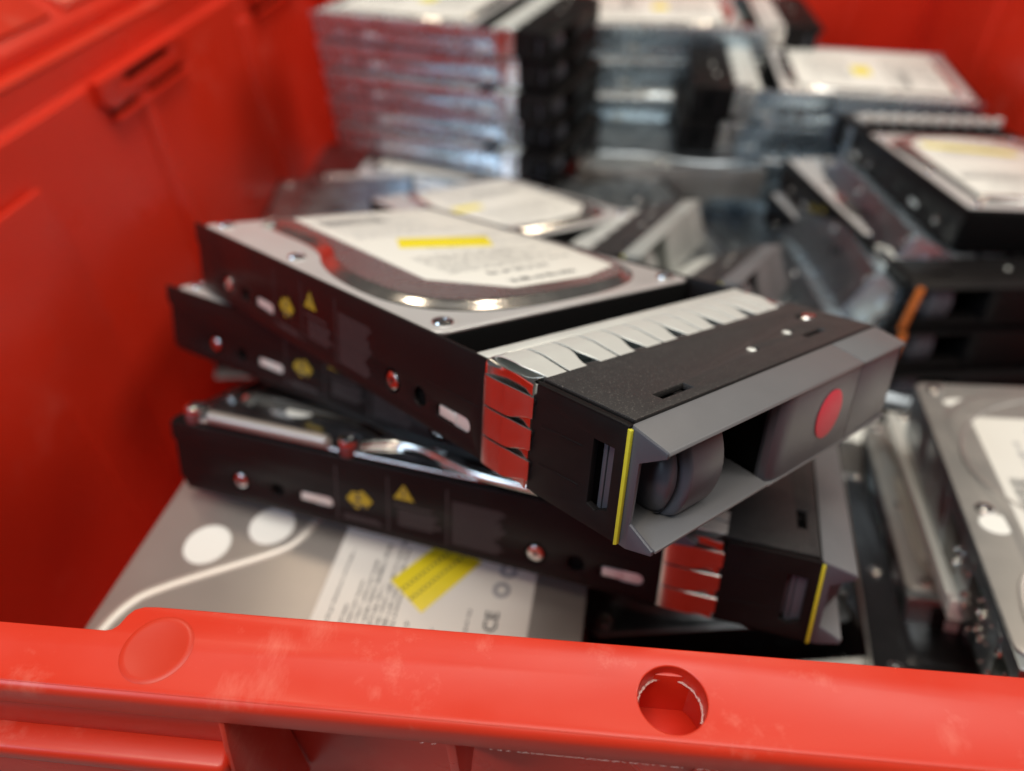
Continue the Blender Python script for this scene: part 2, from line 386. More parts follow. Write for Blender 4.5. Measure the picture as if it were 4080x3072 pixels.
def m_rail_print(right=False):
    b = MB(); mp = side_map()
    star = []
    for i in range(14):
        a = 2 * math.pi * i / 14; r = (3.5, 2.7, 3.2, 2.4, 3.6, 2.9, 3.0)[i % 7]
        star.append((133 + r * 1.35 * math.cos(a), -13.4 + r * math.sin(a)))
    b.flat([star, [(121.0, -9.8), (114.0, -9.8), (117.5, -4.6)]], -.06, 'mustard', mp)
    b.flat([circ(133.6, -13.2, .9, 8), [(130.3, -15), (135.6, -15), (135, -15.8), (131, -15.8)], [(131, -11.6), (134.5, -12.1), (134.2, -11.3)], [(117.9, -8.9), (117.1, -8.9), (117.3, -6), (117.8, -6)]], -.09, 'ink', mp)
    r = random.Random(2)
    def lines(u0, u1, v0, v1, n):
        pl = []
        for i in range(n):
            v = v0 + (v1 - v0) * i / n; a = u1
            e = u0 + (u1 - u0) * r.uniform(0, .2)
            pl.append([(e, v), (a, v), (a, v + (v1 - v0) / n * .55), (e, v + (v1 - v0) / n * .55)])
        b.flat(pl, -.06, 'dimink', mp)
    lines(105, 119.5, -19, -13, 9); lines(84.5, 101.5, -21, -6.2, 22); lines(125, 139, -21.2, -19.2, 2)
    lines(105, 121, -12.2, -11.2, 1)
    fr = [((103, -22), (103.4, -3)), ((122.8, -22), (123.2, -3)), ((141, -22), (141.4, -3))]
    b.flat([[p, (q[0], p[1]), q, (p[0], q[1])] for p, q in fr], -.06, 'dimink', mp)
    return b.mesh("rail_print", 180)
def m_side_panel():
    b = MB(); mp = side_map()
    out = [(.2, -.6), (1.4, 0), (23.6, 0), (23.6, -2.2), (24.4, -3), (24.4, -24.6), (.2, -24.6)]
    win = [(7.8, -5.7), (2.9, -5.7), (2.9, -19.0), (4.0, -19.3), (5.8, -20.3), (7.8, -19.6)]
    b.plate(out, [win], 0, 1.6, 'black', .25, mtx=mp)
    for v0 in (-8.4, -17.0):
        b.prism([(10.4, v0 + .3), (21.5, v0 - .1), (21.5, v0 - .6), (10.4, v0 - .2)], -.12, .1, 'black', axis='x', bev=.08)
    for v in (-3.5, -10.6, -17.7): b.box(-.25, .4, 23.4, 24.9, v - 1.2, v, 'black', .15)
    # ledge just under the top plate
    b.box(0, 1.5, .2, 23.6, -.7, -.05, 'black', .25); b.box(2.0, 2.3, 1.0, 23.6, -2, .1, 'black', .08)
    return b.mesh("side_panel")
def m_core():
    b = MB(); b.box(1.8, 22.5, 8.4, 24, -24.2, -2.0, 'dark', .3); b.box(22.5, 46, 17, 24, -24.2, -2, 'dark', .1); b.box(46, TW - 1.8, 3, 24, -24.2, -2.0, 'dark', .3); b.box(22.5, 46, 1, 24, -24.6, -24.2, 'dark', .1)  # near-black blocks; bottom plate added to stop light leaking from below
    b.box(1.7, 6, 1.0, 7.8, -24, -21, 'dark', .2); b.box(1.7, 3.2, .8, 5.4, -21, -3, 'greydark', .3); b.box(TW - 6, TW - 1.7, 1, 7.8, -24, -2, 'dark', .2)
    b.box(4.2, 4.6, 1.2, 7.4, -20.5, -5, 'purple', .1)
    return b.mesh("front_core")
def m_plate():
    b = MB()
    s1 = [(14.5, 3.9), (24.8, 3.9), (24.8, 6.4), (14.5, 6.4)]; s2 = [(77.6, 6.3), (87.6, 6.3), (87.6, 8.0), (77.6, 8.0)]
    h = [circ(57, 9.4, 1.7, 14, 1.2), circ(77.2, 11.4, 1.7, 14, 1.2), circ(95.2, 15.6, 4.4, 20, 2.2)]
    b.plate([(2.5, 1.0), (TW - .4, 1.0), (TW - .4, 25.2), (3.4, 25.2), (2.5, 24.2)], [s1, s2] + h, -1.2, .25, 'plate', .2)
    b.box(1.8, TW - 2, .9, 25.4, -2.2, -1.9, 'dark', .05)
    b.box(20.6, 23.2, 4.6, 5.8, -1.9, -.7, 'black', .2)
    return b.mesh("top_plate")
def m_platescrews():
    b = MB()
    for x, y in ((56.0, 9.3), (76.2, 11.2)): b.lathe([(0, .6), (.9, .5), (1.35, .1), (1.35, -1.6)], 'finger', T(x, y, 0), 18)
    return b.mesh("plate_pin")
def m_stud():
    b = MB(); b.lathe([(0, .2), (2.2, .15), (2.7, -.4), (2.7, -1.6)], 'steel', T(97, 15.6, 0) @ Matrix.Diagonal((1.25, .75, 1, 1)), 22); return b.mesh("latch_stud")
def m_backstrip():
    b = MB(); b.box(.4, TW - .6, 39.2, 43.4, -1.4, .1, 'finger', .5); b.box(1, TW - 1, 43.6, 44.6, -9, -1, 'black', .3); return b.mesh("rear_strip")
def m_clip():
    """steel shell that wraps the top and both sides behind the front block"""
    b = MB()
    prof = [(24.6, .05), (25.4, .0), (27, -.35), (33, -.45), (36.6, -.2), (38.2, .25), (38.9, .3), (39.2, 0)]
    rows = []
    for y, hgt in prof:
        row = [(-.02 - hgt, y, -24.6), (-.02 - hgt, y, -1.2), (.1 - hgt * .6, y, -.35), (.6, y, -.02 + hgt * .6), (1.6, y, .05 + hgt), (5.8, y, .05 + hgt)]
        rows.append(row)
    b.grid(rows, 'steel'); 
    rows = [[(TW - x, y, z) for x, y, z in r][::-1] for r in rows]; b.grid(rows, 'steel')
    b.box(4, TW - 4, 25.8, 39, -1.9, -1.0, 'cast', .2); b.box(1.0, 1.5, 24.6, 39.2, -24.6, -1, 'finger', .1)
    b.box(TW - 1.5, TW - 1.0, 24.6, 39.2, -24.6, -1, 'steel', .1)
    return b.mesh("spring_shell", 60)
def finger_grid(left, right_, w0, w1, y0=24.0, y1=38.3, n=14, th=.22, base=.05, bulge=1.35):
    """finger in (u, y, w): u across, w outwards. left/right_: functions of s 0..1 (0 = foot)"""
    top = []; 
    for i in range(n + 1):
        s_ = i / n; y = y0 + (y1 - y0) * s_; a, c = left(s_), right_(s_)
        wv = base + bulge * (min(1, .18 + 1.5 * s_) if s_ < .55 else 1) * math.sqrt(max(0, 1 - max(0, (s_ - .74) / .27) ** 2))
        top.append([(a, y, wv - .1), (a + .1, y, wv), (c - .1, y, wv), (c, y, wv - .1), (c, y, wv - .3), (a, y, wv - .3)])
    return top
def ease(a, b, s_): t = min(1, max(0, (s_ - .04) / .46)); t = t * t * (3 - 2 * t); return a + (b - a) * t
def m_topfinger(even):
    b = MB()
    if not even: g = finger_grid(lambda s_: ease(-6.1, -7.7, s_), lambda s_: ease(-.42, -.38, s_), 0, 0)
    else: g = finger_grid(lambda s_: ease(.42, .38, s_), lambda s_: ease(5.7, 7.7, s_), 0, 0)
    b.grid(g, 'finger', closed=True); return b.mesh("spring_finger", 40)
def m_sidefinger():
    b = MB()   # u = z direction, upper edge wavy, lower edge gently wavy
    g = finger_grid(lambda s_: ease(-5.2, -7.0, s_), lambda s_: ease(-.35, -.12, s_), 0, 0, y0=23.9, y1=39.0, bulge=.75, base=.2, n=24)
    g = [[(-q[2], q[1], q[0]) for q in r][::-1] for r in g]
    b.grid(g, 'clip', closed=True); return b.mesh("side_finger", 40)
def m_bezel(seam=True):
    b = MB()
    # top flange: slopes down and outwards, thin front edge
    fl = [(.5, -.1), (-.2, -.15), (-7.9, -2.0), (-8.3, -2.6), (-7.9, -2.9), (.5, -1.9)]
    b.prism([(y, z) for y, z in fl], 1.0, 78.6, 'grey', axis='x', bev=.12)
    b.prism([(y, z) for y, z in fl], 78.9, TW - .2, 'grey', axis='x', bev=.12)
    # trim the left end of the flange to a slope: cheek
    b.prism([(.35, -24.8), (.35, -.5), (-.3, -.5), (-7.9, -2.2), (-7.9, -3.3), (-2.4, -6.6), (-2.2, -19.6), (-7.8, -22.5), (-7.8, -23.4), (-2, -25.0)], .72, 1.6, 'greydark', axis='x', bev=.1)
    # bottom flange
    b.prism([(.5, -24.9), (-3, -24.7), (-8.2, -23.0), (-8.2, -22.4), (-7.6, -22.3), (3.5, -20.6), (6, -20.6), (6, -24.9)], 1.6, 41.5, 'grey', axis='x', bev=.12)
    # smooth face on the right part, with a curved return into the finger opening
    b.box(42.4, 46.0, -4.6, 17, -23.0, -2.6, 'dark', .1)  # near-black liner that paints the shade deep in the finger opening
    face = [(47, 2), (47, -4.2), (41.6, -4.4), (41.4, -5.4), (42.2, -6.7), (44.0, -7.6), (47.5, -7.9), (78.6, -7.9), (78.6, 2), (44, 2)]
    b.prism(face, -23.2, -2.7, 'greydark2' if 'greydark2' in M else 'greydark', axis='z', bev=.2)
    b.prism([(78.9, 2), (78.9, -7.9), (TW - .6, -7.4), (TW - .2, -6.6), (TW - .2, 2)], -23.2, -2.7, 'greydark', axis='z', bev=.2)
    b.prism([(y, z) for y, z in [(.5, -25), (-6.6, -24.4), (-8.1, -23.4), (-8.1, -22.9), (.5, -22.9)]], 41.6, TW - .2, 'grey', axis='x', bev=.12)
    # back wall of the scoop
    b.box(1.7, 11, 5.6, 6.6, -21, -1.9, 'greydark', .2)
    return b.mesh("bezel")
def m_scoop():
    b = MB()    # concave cylinder behind the release button
    rows = []
    for i in range(15):
        a = R_(-8 + 100 * i / 14); rows.append([(1.9 + 9 * (1 - math.cos(a)), -.8 + 8 * math.sin(a), z) for z in (-21.4, -3.4)])
    b.grid(rows, 'greydark'); return b.mesh("scoop", 80)
def bowed_body(b, x0, x1, yf, m, bow=28., lens=0., rl=1.2, rr_=.4, z0=-21.2, z1=-3.2, back=7.):
    rows = []; zc = (z0 + z1) / 2
    for i in range(25):
        z = z0 + (z1 - z0) * i / 24; dz = z - zc; y = yf + dz * dz / bow; xl = x0 + (dz * dz / lens if lens else 0)
        e = min(1, (z - z0) / 1.0, (z1 - z) / 1.0); y += .8 * (1 - math.sqrt(max(0, 1 - (1 - e) ** 2)))
        row = [(xl + rl * .8, back, z), (xl, yf + rl + 2.2 + dz * dz / bow, z)]
        for k in range(7):
            a = R_(90 * k / 6); row.append((xl + rl * (1 - math.cos(a)), y + rl * 1.6 * (1 - math.sin(a)), z))
        for k in range(5):
            a = R_(90 * k / 4); row.append((x1 - rr_ * (1 - math.sin(a)), y + rr_ * (1 - math.cos(a)), z))
        row.append((x1, back, z)); rows.append(row)
    b.grid(rows, m)
    for r in (rows[0], rows[-1]):
        q = bmesh.new(); f = q.faces.new([q.verts.new(p) for p in r]); bmesh.ops.triangulate(q, faces=[f]); b._merge(q, m)
def m_button():
    b = MB(); bowed_body(b, 6.4, 10.2, -4.9, 'greydark', 26, 24., 1.8, .5); return b.mesh("release_button", 50)
def m_lever():
    b = MB(); bowed_body(b, 10.8, 22.4, -7.0, 'greydark', 30, 0, 1.3, .35); return b.mesh("lever_grip", 50)
def m_strip():
    b = MB(); b.prism([(.45, -.55), (-.35, -.75), (-.55, -24.6), (.25, -25.0)], -.15, .7, 'yellow', axis='x', bev=.12); return b.mesh("accent_strip")
def m_dot():
    b = MB(); b.plate(circ(65.5, -12.2, 6.1, 48), [], 0, .12, 'reddot', .03, mtx=Matrix(((1, 0, 0, 0), (0, 0, 1, -8.12), (0, 1, 0, 0), (0, 0, 0, 1)))); return b.mesh("red_dot_sticker")
def tray(name, label, group=None, lab='plain', dot=False, rail=True, sticker=True, latch=None, dark=False, cover='alu', body='dark', railprint=True, accent=True, lift=1.9, dz=-.4, railmat=None):
    t = thing(name, label, 'drive caddy', group)
    L_ = mk("side_rail", cached('rail', m_rail), t)
    if railprint: mk("rail_print", cached('rp', m_rail_print), L_)
    mir = T(TW, 0, 0) @ Matrix.Diagonal((-1, 1, 1, 1))
    L2_ = mk("side_rail", cached('rail', m_rail), t, mtx=mir)
    if railmat:
        for q in (L_, L2_): q.material_slots[0].link = 'OBJECT'; q.material_slots[0].material = M[railmat]
    for mm in (Matrix.Identity(4), mir):
        mk("pale_slot_insert", cached('ss', m_slot), t, mtx=mm); mk("pale_slot_insert", cached('ss', m_slot), t, mtx=mm @ T(0, 99.5, 1.1))
    for y, z in ((75.1, -17.6), (178.3, -17)):
        mk("side_screw", PIN, t, mtx=T(.9, y, z) @ RY(-90)); mk("side_screw", PIN, t, mtx=T(TW - .9, y, z) @ RY(90))
    mk("side_panel", cached('sp', m_side_panel), t); mk("side_panel", cached('sp', m_side_panel), t, mtx=mir)
    mk("front_core", cached('core', m_core), t)
    p = mk("top_plate", cached('plate', m_plate), t); mk("plate_pin", cached('pps', m_platescrews), p); mk("latch_stud", cached('stud', m_stud), p)
    mk("rear_strip", cached('bs', m_backstrip), t)
    c = mk("spring_shell", cached('clip', m_clip), t)
    for k in range(6):
        mk("spring_finger", cached('f0', lambda: m_topfinger(False)), c, mtx=T(9.4 + 16.2 * k, 0, 0)); mk("spring_finger", cached('f1', lambda: m_topfinger(True)), c, mtx=T(9.4 + 16.2 * k, 0, 0))
    for k in range(3):
        mk("side_finger", cached('sf', m_sidefinger), c, mtx=T(0, 0, -2.9 - 7.25 * k))
        mk("side_finger", cached('sf', m_sidefinger), c, mtx=T(TW, 0, -2.9 - 7.2 * k) @ Matrix.Diagonal((-1, 1, 1, 1)))
    bz = mk("bezel", cached('bz', m_bezel), t)
    if dark:
        p.material_slots[0].link = 'OBJECT'; p.material_slots[0].material = M['black']
        for q in bz.material_slots: q.link = 'OBJECT'; q.material = M['black']; mk("scoop", cached('scoop', m_scoop), bz)
    mk("release_button", cached('btn', m_button), t); mk("lever_grip", cached('lev', m_lever), t)
    if accent: mk("accent_strip", cached('strip', m_strip), t)
    if dot: mk("red_dot_sticker", cached('dot', m_dot), t)
    if latch:
        def ml():
            b = MB(); b.prism([(-2.5, -25), (1.2, -25), (4.4, -1), (1.0, 0)], -9.6, -8.4, 'orange', axis='y', bev=.4); return b.mesh("orange_latch")
        mk("orange_latch", cached('latch', ml), t)
    base = drive_parts(t, dz, 1.45, 58.5, body=body, cover=cover, thick=24.0, lift=lift)  # default near-black body puts the cavity shade into its colour
    if lab: label_parts(t, base, lab, lift + .03, sticker)
    return t

# ================================================================== THE RED TOTE
tote = thing('storage_tote', 'large bright red plastic storage tote filled with loose hard drives', 'storage tote')
def notch_outline():
    """front rim seen from above, raised tab from x=-82 to the right"""
    return [(-330, 60.0), (-83.6, 60.0), (-82.4, 60.3), (-81.6, 61.2), (-81.0, 63.2), (-80.2, 64.5), (-78.6, 65.2), (-76, 65.4), (20, 65.4), (330, 65.6), (330, 49.4), (-330, 49.4)]
b = MB(); b.plate(notch_outline()[::-1], [circ(18.6, 56.4, 5.75, 64)], -2.6, 0, 'red_rim', .3, seg=3)
b.lathe([(0, .06), (4.8, .06), (5.3, .17), (6.0, .17), (6.4, .02)], 'red_rim', T(-72.2, 57.2, 0), 64)
rim = b.obj("front_rim", tote)
b = MB()    # outer lip: rolls over and drops
pr = []
for i in range(9):
    a = R_(90 * i / 8); pr.append((50.2 - 2.0 * math.sin(a), -2.0 + 2.0 * math.cos(a)))
lip = pr + [(48.0, -5.6), (48.3, -6.3), (49.1, -6.4), (49.6, -5.6), (49.9, -2.4), (50.4, -1.6)]
lip2 = [(y - .02, z - .02) for y, z in lip]
b.prism(lip2, -330, 330, 'red_rim', axis='x', bev=0)
b.obj("rim_lip", rim, ang=50)
b = MB(); b.box(-82.2, 330, 61.5, 64.3, -320, -2.3, 'red', .3); b.box(-330, -82.3, 56.2, 59.0, -320, -2.3, 'red', .3)
b.box(-330, 330, 50, 63, -7.4, -6.2, 'red', .3) if False else None
b.obj("front_wall", tote)
b = MB()    # hollow under the hole, with its scuffed ring
b.plate(circ(18.6, 56.0, 6.9, 40), [], -17, -15, 'red', .2); b.grid([[(18.6 + 6.8 * math.cos(2 * math.pi * i / 40), 56.0 + 6.8 * math.sin(2 * math.pi * i / 40), z) for i in range(40)] for z in (-2.6, -16)], 'red', closed=True)
rows = [[(18.6 + 5.72 * math.cos(2 * math.pi * i / 48), 56.4 + 5.72 * math.sin(2 * math.pi * i / 48), z) for i in range(48)] for z in (-.5, -4.0)]
b.grid(rows, 'red', closed=True)
b.obj("hole_floor", rim)
b = MB(); rr = random.Random(5)
for i in range(260):                    # frayed plastic whiskers round the hole and along the lip
    a = rr.uniform(-.1, 1) * math.pi * 1.02; r0 = 5.55 + rr.uniform(-.2, .1)
    x, y = 18.6 + r0 * math.cos(a), 56.4 + r0 * math.sin(a); l = rr.uniform(.1, .42)
    b.box(-l, l, -.03, .03, -.03, .03, 'white_fray', 0, mtx=T(x, y, -4.0 + rr.uniform(-.15, .15)) @ RZ(math.degrees(a) + 90 + rr.uniform(-25, 25)))
for i in range(70):
    x = rr.uniform(-10, 34) if rr.random() < .7 else rr.uniform(-60, 60); l = rr.uniform(.1, .5)
    b.box(-l, l, -.03, .03, -.03, .03, 'white_fray', 0, mtx=T(x, 48.1, -6.3) @ RY(rr.uniform(-30, 30)))
b.obj("frayed_edge", rim)
b = MB()    # ribs under the lip, left-hand stepped handle block
for x, t_ in ((-18.6, .9), (64, 1.1), (140, 1.1)):
    b = MB(); b.box(x - t_, x + t_, 49.6, 62, -40, -2.5, 'red', .3); b.obj("rim_rib", rim)
b = MB()
b.box(-330, -58.2, 48.6, 58.6, -16.5, -2.4, 'red', .5)
b.box(-330, -58.8, 43.4, 50, -20.5, -15.6, 'red_rim', 1.6, seg=4)
b.box(-330, -59.4, 45.2, 58.4, -60, -20, 'red', .8)
b.prism([(48.4, -5.5), (61, -5.5), (61, -60), (44.6, -60), (44.6, -19), (46.4, -12)], -59.0, -57.8, 'red_rim', axis='x', bev=.4)
b.obj("handle_block", tote)
# left wall with ledge, pocket, ribs
b = MB()
def wallx(z, x0=-285, dr=.045): return x0 - z * dr * -1 * -1 if False else x0 + (-z) * .02
b.prism([(-292, 0), (-292, -16.5), (-286, -18.5), (-279, -330), (-289, -330), (-300, -18), (-300, 0)], 30, 800, 'red', axis='y', bev=.8, seg=3)
b.obj("left_wall", tote)
b = MB()
b.box(-304, -291.4, 30, 800, -2.2, 0.9, 'red_rim', 1.4, seg=4)
b.box(-306, -303, 30, 800, -2, 8, 'red', .8)
b.obj("left_rim", tote)
b = MB()    # hinged lid half hanging open outside the left rim, with moulded panels
b.prism([(-305, 6), (-303, 8), (-372, 62), (-374, 60)], 30, 800, 'red', axis='y', bev=.5)
for y0, y1 in ((60, 250), (262, 415), (428, 520), (532, 660)):
    mt_ = T(-303, 0, 8) @ RY(38) 
    b.box(-80, -8, y0, y1, -.5, 2.6, 'red_rim', .8, mtx=mt_)
b.obj("lid_flap", tote)
def rib(y, z0, z1, w_=5, p=2.2):
    q = MB(); q.prism([(-287.5, -8), (-287.5, 8), (-281.6, w_), (-280.8, 0), (-283.6, -w_)], z1, z0, 'red', axis='z', bev=.7, seg=3, mtx=Matrix(((1, 0, -.022, 0), (0, 1, 0, y), (0, 0, 1, 0), (0, 0, 0, 1)))); return q.obj("wall_rib", tote)
rib(436, -36, -320); rib(604, -36, -320); rib(262, -74, -320); rib(100, -40, -320)
b = MB(); mp = T(-286.4, 0, 0) @ side_map()    # handle pocket
b.plate([(y, z) for y, z in ((392, -16), (500, -16), (500, -30), (492, -34), (400, -34), (392, -28))][::-1], [rrect(420, -25, 478, -19.5, 2)], -1, 6.0, 'red', .9, mtx=mp)
b.box(-286.6, -284.6, 416, 482, -26, -18, 'dark', .1)  # near-black box painting the shade inside the slot
b.box(-286.5, -279.2, 398, 496, -40.5, -38.2, 'red', .8); b.box(-286.6, -284.8, 400, 494, -38.4, -34, 'dark', .1)  # second near-black box paints the shadow line under the pocket
hp = b.obj("handle_pocket", tote); o_ = mk("handle_pocket", hp.data, tote, loc=(0, 232, 0))
b = MB(); b.prism([(70, -43), (316, -43), (321, -90), (300, -330), (70, -330)], -284, -280.5, 'red', axis='x', bev=1.2, seg=3, mtx=Matrix(((1, 0, -.018, 0), (0, 1, 0, 0), (0, 0, 1, 0), (0, 0, 0, 1))))
b.obj("wall_panel", tote)
b = MB(); b.box(-300, 330, 790, 800, -330, 0, 'red', 1)
for x in (-180, -60, 60, 180, 250): b.box(x - 4, x + 4, 787.5, 791, -330, -24, 'red', 1.2)
b.box(-300, 330, 785, 792, -22, 0, 'red', 1.5); b.obj("back_wall", tote)
b = MB(); b.prism([(326, 0), (326, -16.5), (320, -18.5), (312, -330), (330, -330), (336, -18), (336, 0)], 30, 800, 'red', axis='y', bev=.8, seg=3)
for y in (420, 560, 660): b.box(317.5, 324, y - 4, y + 4, -320, -30, 'red', 1.2)
b.box(322, 345, 30, 800, -2, 1, 'red_rim', 1.2); b.obj("right_wall", tote)
b = MB(); b.box(-300, 330, 50, 800, -334, -328, 'red', 0); b.obj("tote_floor", tote)
b = MB(); b.box(-2500, 2500, -2500, 2500, -360, -335, 'floor', 0); fl = b.obj("floor"); fl["kind"] = "structure"

# ================================================================== FOREGROUND TRAYS
HR = ((.6676, -.7428, .0503), (.6933, .6449, .3215), (-.2713, -.1798, .9456)); HT = (9.89, 90.13, 29.72)
hero = tray('drive_caddy', 'caddy on top of the front pile, a red dot sticker on its grey handle', 'black caddies heaped behind the front rim', lab='hero', dot=True)
place(hero, HR, HT)
B_ = tray('drive_caddy', 'black drive caddy squeezed directly beneath the one with the red dot', 'black caddies heaped behind the front rim')
place(B_, ((.4267, -.9005, .0835), (.8444, .4298, .3198), (-.3239, -.0660, .9438)), (27.43, 125.46, -15.81))
C_ = tray('drive_caddy', 'lowest black caddy of the front pile lying across the bare silver drive', 'black caddies heaped behind the front rim', lab=None, lift=2.2, dz=1.6, cover='steel')
place(C_, ((.2387, -.9707, .0267), (.9099, .2332, .3430), (-.3392, -.0576, .9389)), (64.06, 110.55, -34.2))

b = MB(); b.lathe([(0, .3), (5.2, .3), (5.5, 0)], 'whitedisc', T(22, 168, 1.75) @ Matrix.Diagonal((1, 1, 1, 1)), 36); b.obj('white_seal', C_)
b = MB(); b.plate(spline([(27, 186), (36, 187), (38, 179), (34, 168), (30, 150), (27, 150), (28, 168)], 5), [], 1.9, 2.3, 'whitedisc', .1); b.obj('white_seal', C_)
def tube(b, path, r, m, n=10):
    rows = []
    for i, p in enumerate(path):
        a = Vector(path[max(0, i - 1)]); c = Vector(path[min(len(path) - 1, i + 1)]); t = (c - a).normalized(); u = t.cross(Vector((0, 0, 1))).normalized(); v = u.cross(t)
        rr_ = r * (.2 if i in (0, len(path) - 1) else 1)
        rows.append([tuple(Vector(p) + (u * math.cos(2 * math.pi * k / n) + v * math.sin(2 * math.pi * k / n)) * rr_) for k in range(n)])
    b.grid(rows, m, closed=True)
def smooth3(pts, k=6):
    out = []; n = len(pts)
    for i in range(n - 1):
        p0, p1, p2, p3 = pts[max(0, i - 1)], pts[i], pts[i + 1], pts[min(n - 1, i + 2)]
        for j in range(k):
            t = j / k; out.append(tuple(.5 * (2 * p1[a] + (-p0[a] + p2[a]) * t + (2 * p0[a] - 5 * p1[a] + 4 * p2[a] - p3[a]) * t * t + (-p0[a] + 3 * p1[a] - 3 * p2[a] + p3[a]) * t ** 3) for a in (0, 1, 2)))
    return out + [pts[-1]]
b = MB(); tube(b, [(2.6, 191, 3.2), (2.6, 190, 3.2), (2.6, 165, 3.2), (2.6, 145, 3.2), (2.6, 143.6, 3.2)], 2.1, 'satin', 14); b.obj('rolled_edge', C_)
b = MB(); tube(b, smooth3([(4, 137, 2.5), (8, 132, 2.8), (11, 124, 2.8), (10, 114, 2.8), (6, 104, 2.8), (3, 94, 2.6), (2, 80, 2.6), (2, 62, 2.4), (4, 58, 2.2)]), 1.7, 'chrome', 14); b.obj('rolled_edge', C_)
for x_, y_ in ((4, 138), (4, 197)): mk('cover_screw', SCREW, C_, mtx=T(x_, y_, 4.4) @ Matrix.Diagonal((1.25, 1.25, 1.4, 1)))
b = MB()

for x_, y_ in ((4, 138), (4, 197)):
    b = MB(); b.lathe([(3.4, 4.2), (3.6, 3.8), (3.6, 0)], 'cast', T(x_, y_, 0), 24); b.obj('screw_boss', C_)
# bare drive at the bottom left
D = thing('hard_drive', 'bare silver drive with two white round seals behind the front rim', 'hard drive')
def m_dcover():
    b = MB(); b.plate(rrect(0, 0, 147, 101.6, 2.5), [], -1.2, 0, 'satin', .35)
    def ridge(path, w_=1.7, h=.9):
        rows = []
        for i, (x, y) in enumerate(path):
            a = path[max(0, i - 1)]; c = path[min(len(path) - 1, i + 1)]; tx, ty = c[0] - a[0], c[1] - a[1]; l = math.hypot(tx, ty); nx, ny = -ty / l, tx / l
            rows.append([(x + nx * u * w_, y + ny * u * w_, h * v) for u, v in ((-1, 0), (-.55, .75), (0, 1), (.55, .75), (1, 0))])
        b.grid(rows, 'satinpale')  # ridge highlight painted in as a paler copy of the cover's satin
    pth = [(3.5, 2), (4, 14), (4.5, 28), (6, 38), (10, 46), (17, 51.5), (25, 56.5), (36, 63), (45, 68.5), (50, 73), (53, 79), (56, 86), (62, 93), (70, 98)]
    sm = []
    for i in range(len(pth) - 1):
        for j in range(4):
            t = j / 4; p0 = pth[max(0, i - 1)]; p1 = pth[i]; p2 = pth[i + 1]; p3 = pth[min(len(pth) - 1, i + 2)]
            sm.append(tuple(.5 * (2 * p1[a] + (-p0[a] + p2[a]) * t + (2 * p0[a] - 5 * p1[a] + 4 * p2[a] - p3[a]) * t * t + (-p0[a] + 3 * p1[a] - 3 * p2[a] + p3[a]) * t ** 3) for a in (0, 1)))
    ridge(sm); return b.obj("top_cover", D, ang=60)
m_dcover()
b = MB(); b.box(.4, 146.6, .4, 101.2, -26, -1.1, 'cast', .8); b.obj("drive_body", D)
for cx, cy in ((21.8, 68), (40, 78.5)):
    b = MB(); b.lathe([(0, .22), (7.4, .22), (7.7, 0)], 'whitedisc', T(cx, cy, 0), 48); b.obj("white_seal", D)
b = MB(); b.plate(rrect(66, 0.5, 131, 98, 1.2), [], .02, .16, 'paper', .04); dl = b.obj("label", D)
b = MB()
rough_print(b, 70, 10, 92, 84, 10, 'ink', .2, 21, along='y', lo=3, hi=9, fill=.5)
rough_print(b, 70, 4, 74, 50, 2, 'ink', .2, 22, along='y', fill=.5)
rough_print(b, 94, 14, 110, 52, 6, 'ink', .2, 23, along='y', fill=.5); rough_print(b, 112, 30, 116, 60, 2, 'ink', .2, 24, along='y', fill=.5)
for cx, cy, r in ((122, 73, 2.8), (121, 66, 2.8)): b.plate(circ(cx, cy, r, 24), [circ(cx, cy, r * .5, 16)], .17, .21, 'greyink', .01)
b.obj("label_print", dl)
def text_mesh(txt, size, m, name, parent, mtx):
    cu = bpy.data.curves.new("tmp", 'FONT'); cu.body = txt; cu.size = size; cu.align_x = 'CENTER'; cu.align_y = 'CENTER'; cu.offset = .02 * size
    o = bpy.data.objects.new("tmp", cu); COL.objects.link(o); dg = bpy.context.evaluated_depsgraph_get(); me = bpy.data.meshes.new_from_object(o.evaluated_get(dg))
    bpy.data.objects.remove(o); bpy.data.curves.remove(cu)
    q = MB(); bb = bmesh.new(); bb.from_mesh(me); q._merge(bb, m); bpy.data.meshes.remove(me)
    return mk(name, q.mesh(name, 180), parent, mtx=mtx)
text_mesh("CE", 5.6, 'ink', "printed_mark", dl, T(120, 55, .21) @ RZ(90))
b = MB()
yq = [(86, 64), (98.5, 54.5), (113, 75), (98.5, 81)]
b.plate(yq, [], .2, .3, 'yel', .03); ysk = b.obj("yellow_sticker", dl)
b = MB()
for k in (.33, .62):
    a = [yq[0][i] + (yq[1][i] - yq[0][i]) * k for i in (0, 1)]; c = [yq[3][i] + (yq[2][i] - yq[3][i]) * k for i in (0, 1)]
    for j in range(14):
        t0, t1 = j / 14 + .01, (j + .62) / 14
        p = [(a[0] + (c[0] - a[0]) * t, a[1] + (c[1] - a[1]) * t) for t in (t0, t1)]
        b.flat([[(p[0][0] - .35, p[0][1] + .3), (p[0][0] + .35, p[0][1] - .3), (p[1][0] + .35, p[1][1] - .3), (p[1][0] - .35, p[1][1] + .3)]], .33, 'ink')
b.obj("sticker_print", ysk)
def euler_R(rz, rx=0, ry=0):
    m = (Matrix.Rotation(R_(rz), 3, 'Z') @ Matrix.Rotation(R_(rx), 3, 'X') @ Matrix.Rotation(R_(ry), 3, 'Y')); return [list(r) for r in m]
place(D, euler_R(-4), (-145, 64, -74.5))

def recolour(root, names, m):
    for q in [root] + list(root.children_recursive):
        if any(q.name.startswith(n_) for n_ in names):
            for sl in q.material_slots: sl.link = 'OBJECT'; sl.material = M[m]
